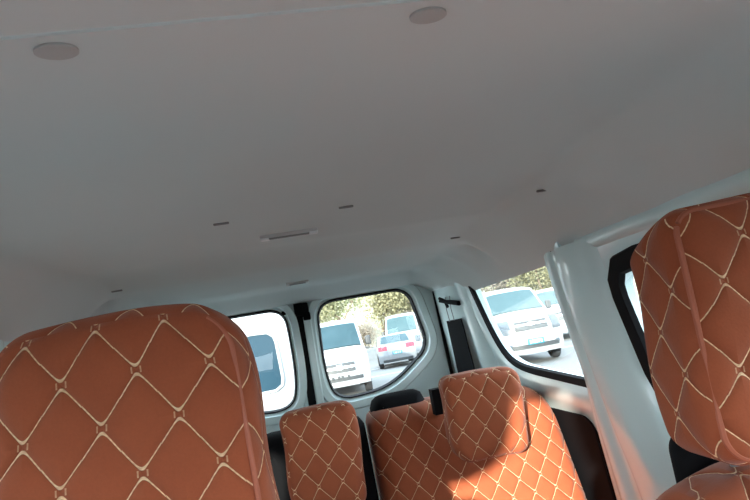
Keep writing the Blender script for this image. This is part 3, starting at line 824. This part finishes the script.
# --- white minibus in the centre window, facing the camera
P = van_profile(4.6, 2.20, 1.28, 0.62, 1.35)
c = Car('minibus', (0.80, 16.0, GROUND), math.radians(-2), P, 0.86, .11, 0, 'white minibus facing the camera, left in the middle rear window', 'minibus', 'vanwhite', .22)
front_bits(c, tint='carglass', grille=(8.75, 9.75), lamp=(8.2, 9.3), lampmat='lamp_pale')
c.patch('lower_grille', 10.35, 10.85, -.75, .75, .02, 'grille', 10, 2)
for x in (-.22, -.05, .05, .22): c.box('plate_mount', x, -0.02, .56, .07, .03, .10, 'grille', .01)
c.side('side_window', [(1.25, 1.35), (1.55, 1.95), (2.05, 1.95), (2.05, 1.35)], 'carglass'); c.side('side_window', [(2.15, 1.35), (2.15, 1.95), (4.3, 1.95), (4.3, 1.35)], 'carglass')
c.wheels((0.85, 3.7)); mirrors(c, 0.85, 1.45)
c.patch('emblem', 8.98, 9.45, -.09, .09, .035, 'chrome', 6, 4)
m = MB();
# --- high-roof white van at the right window with a blue plate
P = van_profile(5.4, 2.25, 1.42, 0.95, 1.75)
c = Car('high_roof_van', (6.15, 15.0, GROUND), math.radians(-5), P, 0.90, .12, 0, 'white high-roof van with blue number plate, nearest in the right side window', 'van', 'vanwhite', .26)
front_bits(c, tint='carglass_pale', grille=(8.2, 9.2), lamp=(7.9, 9.35))
c.side('side_window', [(1.35, 1.42), (1.80, 1.96), (2.35, 1.96), (2.35, 1.38)], 'carglass'); c.side('side_window', [(2.5, 1.40), (2.5, 1.96), (5.1, 1.96), (5.1, 1.40)], 'carglass')
c.patch('lower_grille', 10.3, 10.9, -.80, .80, .02, 'grille', 10, 2)
c.number(0.02, -0.045, .62, .46, .16)
c.box('fog_lamp', -.66, 0.10, .55, .14, .06, .10, 'lamp_clear', .03); c.box('fog_lamp', .66, 0.10, .55, .14, .06, .10, 'lamp_clear', .03)
m = MB(); disc(m, c.S(8.7, 0, .04), (0, -1, .3), (1, 0, 0), .13, .055, .02, 24); m.build('emblem', M['chrome'], c.root)
c.wheels((1.0, 4.2), .34); mirrors(c, 1.25, 1.55)
# --- second van behind it
P = van_profile(5.4, 2.25, 1.42, 0.95, 1.75)
c = Car('parked_van', (10.6, 22.0, GROUND), math.radians(-14), P, 0.95, .11, 0, 'white van parked behind the blue-plated van in right side window', 'van', 'vanwhite', .25)
front_bits(c, tint='carglass_pale'); c.side('side_window', [(1.35, 1.42), (1.80, 1.96), (5.0, 1.96), (5.0, 1.40)], 'carglass')
c.wheels((1.0, 4.2), .34); mirrors(c, 1.25, 1.55)
# --- high white van far behind the saloon
P = van_profile(5.4, 2.56, 1.42, 0.95, 1.75)
c = Car('long_van', (5.25, 31.0, GROUND), math.radians(-12), P, 1.0, .08, 0, 'tall white van behind the silver saloon in the middle rear window', 'van', 'vanwhite', .25)
front_bits(c, tint='carglass_pale'); c.side('side_window', [(1.45, 1.42), (1.85, 2.0), (2.6, 2.0), (2.6, 1.40)], 'carglass'); c.side('side_window', [(2.75, 1.42), (2.75, 2.0), (5.0, 2.0), (5.0, 1.40)], 'carglass')
c.wheels((1.0, 4.2), .34); mirrors(c, 1.25, 1.55)
# --- silver saloon, tail to the camera (its tail is at -Y)
P = [(4.55, .28), (4.60, .55), (4.40, .78), (3.45, .97), (2.55, 1.42), (1.35, 1.47), (0.62, 1.06), (0.10, 1.02), (0.02, .80), (0.0, .55), (0.05, .26)]
c = Car('saloon_car', (3.92, 25.2, GROUND), math.radians(-6), P, 0.86, .30, 0, 'silver saloon car seen from behind with red tail lamps', 'car', 'silver', .16, .3, belt=.92)
c.patch('rear_window', 5.10, 5.90, -.82, .82, .012, 'carglass')
for sg in (-1, 1):
    c.patch('tail_lamp', 7.12, 7.98, sg * .96, sg * .50, .02, 'lamp_red', 6, 4)
c.side('side_window', [(0.95, .98), (1.50, 1.34), (2.40, 1.34), (3.1, .98)], 'carglass', r=.03)
c.patch('lower_bumper', 9.55, 9.95, -.80, .80, .015, 'grille', 10, 2)
m = MB(); disc(m, c.S(7.45, 0, .015), (0, -1, .05), (1, 0, 0), .055, .055, .015, 20); m.build('emblem', M['chrome'], c.root)
c.number(0, -.035, .66, .44, .14)
c.wheels((0.95, 3.6), .31)
# --- another car at the right edge of that window
c = Car('parked_car', (8.15, 31.5, GROUND), math.radians(-30), [(p[0], p[1] * 1.12) for p in P], 0.9, .22, 0, 'white car at the right edge of the middle rear window', 'car', 'vanwhite', .16, .3, belt=1.0)
c.patch('rear_window', 5.10, 5.90, -.82, .82, .012, 'carglass'); c.side('side_window', [(0.95, 1.08), (1.50, 1.5), (2.40, 1.5), (3.1, 1.08)], 'carglass', r=.03)
c.wheels((0.95, 3.6), .33)
for sg in (-1, 1): c.patch('tail_lamp', 7.12, 7.98, sg * .96, sg * .6, .02, 'lamp_red', 6, 4)
# --- close white van behind the left rear window, tail to the camera
P = [(5.0, .35), (5.0, 1.0), (4.2, 1.25), (3.7, 1.98), (3.3, 2.08), (0.35, 2.08), (0.10, 1.98), (0.03, 1.15), (0.0, .60), (0.06, .35)]
c = Car('delivery_van', (-0.90, 4.9, GROUND), 0, P, 0.88, .05, 0, 'white van parked close behind the left rear window, blue-tinted back window', 'van', 'vanwhite', .06, .2, belt=1.1)
c.patch('back_door', 5.8, 8.1, -.93, .93, .006, 'vanwhite', 14, 8)
# back window: rounded glass with a grey seal
def backmap(x, z, d): return (x, 0.035 + .07 * max(0, (z - 1.15)) / .83 - .010 - d, z)
bw = round_poly([(-.66, 1.205), (.665, 1.205), (.640, 1.70), (-.64, 1.70)], .10, 8)
m = MB(); ring_mesh(m, hole_loops(bw, None, [-.012, -.008, .012, .016], 80), [0, .016, .016, 0], backmap); m.build('window_seal', M['clip'], c.root)
m = MB(); plate(m, bw, backmap, -.02, .010); m.build('back_window', M['carglass_blue'], c.root, smooth=False)
for sg in (-1, 1): c.box('tail_lamp', sg * .80, -.0, .95, .10, .05, .34, 'lamp_red', .02)
c.wheels((0.9, 3.9), .33)

# ------------------------------------------------------------------ trees behind the parking lot
def tree_meshes(seed, H, cr, leaf, nleaf, bare=False):
    rnd = random.Random(seed); t = MB(); tips = []
    def branch(p, d, L, r, depth):
        pts = [p]; q = p; dd = d
        for i in range(4):
            dd = (dd + Vector((rnd.uniform(-.18, .18), rnd.uniform(-.18, .18), rnd.uniform(-.04, .12)))).normalized(); q = q + dd * L / 4; pts.append(q)
        tube(t, pts, [r * (1 - .14 * i) for i in range(5)], 5 if depth else 8, cap=False)
        tips.append((q, depth))
        if depth < 3:
            for k in range(rnd.choice((3, 4)) if depth < 2 else 3):
                a = rnd.uniform(0, 2 * math.pi); e = rnd.uniform(.35, .95)
                nd = (dd * .8 + Vector((math.cos(a) * e, math.sin(a) * e, rnd.uniform(.0, .5)))).normalized()
                branch(pts[rnd.choice((2, 3, 4))], nd, L * rnd.uniform(.55, .75), r * .5, depth + 1)
    branch(Vector((0, 0, 0)), Vector((0, 0, 1)), H * .36, H * .018, 0)
    lf = MB(); T = [p for p, d in tips if d >= 1]
    vs = []; fs = []
    for i in range(nleaf):
        c = rnd.choice(T) + Vector([rnd.gauss(0, cr) for _ in range(3)])
        if c.z < .8: continue
        a = Vector([rnd.uniform(-1, 1) for _ in range(3)]).normalized(); b = a.cross(Vector([rnd.uniform(-1, 1) for _ in range(3)])).normalized(); s = rnd.uniform(.07, .16)
        k = len(vs); vs += [c - a * s, c + b * s * .6, c + a * s, c - b * s * .6]; fs.append((k, k + 1, k + 2, k + 3))
    lf.add(vs, fs)
    return t, lf
protos = {}
for key, seed, H, cr, leaf, nl in (('yellow', 1, 9, .8, 'leaf_yellow', 9000), ('green', 2, 10, .8, 'leaf_green', 8000), ('brown', 3, 9, .8, 'leaf_brown', 8000)):
    t, lf = tree_meshes(seed, H, cr, leaf, nl)
    root = empty('roadside_tree', (0, 0, 0)); t.build('trunk', M['bark'], root); lf.build('foliage', M[leaf], root, smooth=False, flip=True)
    protos[key] = [root, False]
def place_tree(key, x, y, rz, sc, label, name='roadside_tree', group='trees behind the parking lot'):
    root, used = protos[key]
    if used:
        r = root.copy(); COL.objects.link(r)
        for ch in root.children:
            cc = ch.copy(); COL.objects.link(cc); cc.parent = r
    else: r = root; protos[key][1] = True
    r.name = name
    r.location = (x, y, GROUND); r.rotation_euler = (0, 0, rz); r.scale = (sc, sc, sc)
    tag(r, label, 'tree' if name == 'roadside_tree' else 'shrub', group)
for key, a, y, rz, sc, lab in (
    ('yellow', .035, 47, .3, 1.0, 'yellow-green tree rising above the white minibus, at left in the middle rear window'),
    ('green', .085, 66, 1.9, 1.1, 'distant green tree above the gap between minibus and tall white van'),
    ('yellow', .135, 50, 2.4, 1.0, 'yellow-green tree just above the roof of the tall white van'),
    ('brown', .185, 58, 4.0, 1.0, 'brown-leaved tree above the right part of the tall white van'),
    ('green', .240, 48, 5.2, .95, 'green tree at the upper right edge of the middle rear window'),
    ('brown', .300, 50, .9, 1.1, 'brown-leaved tree at the upper left corner of the right side window'),
    ('brown', .365, 62, 2.2, 1.3, 'tall brown-leaved tree over the roof of the blue-plated van'),
    ('yellow', .425, 48, 3.6, 1.0, 'yellow-green tree over the second van in the right side window'),
    ('brown', .490, 55, 5.0, 1.2, 'brown-leaved tree next to the pillar, right end of the side window')):
    place_tree(key, a * y, y, rz, sc, lab)
for key, a, y, rz, lab in (
    ('brown', .000, 39, .5, 'low brown shrub hidden mostly by the white minibus'),
    ('brown', .098, 39.5, 1.5, 'low brown shrub in the gap between minibus and saloon'),
    ('brown', .200, 41, 2.5, 'low brown shrub right of the tall white van'),
    ('brown', .290, 39, 3.5, 'low brown shrub left of the blue-plated van, side window'),
    ('brown', .400, 41, 4.5, 'low brown shrub between the two vans, side window'),
    ('brown', .500, 39, 5.5, 'low brown shrub beside the pillar, right of both vans')):
    place_tree(key, a * y, y, rz, .42, lab, 'shrub', 'shrubs along the parking lot')
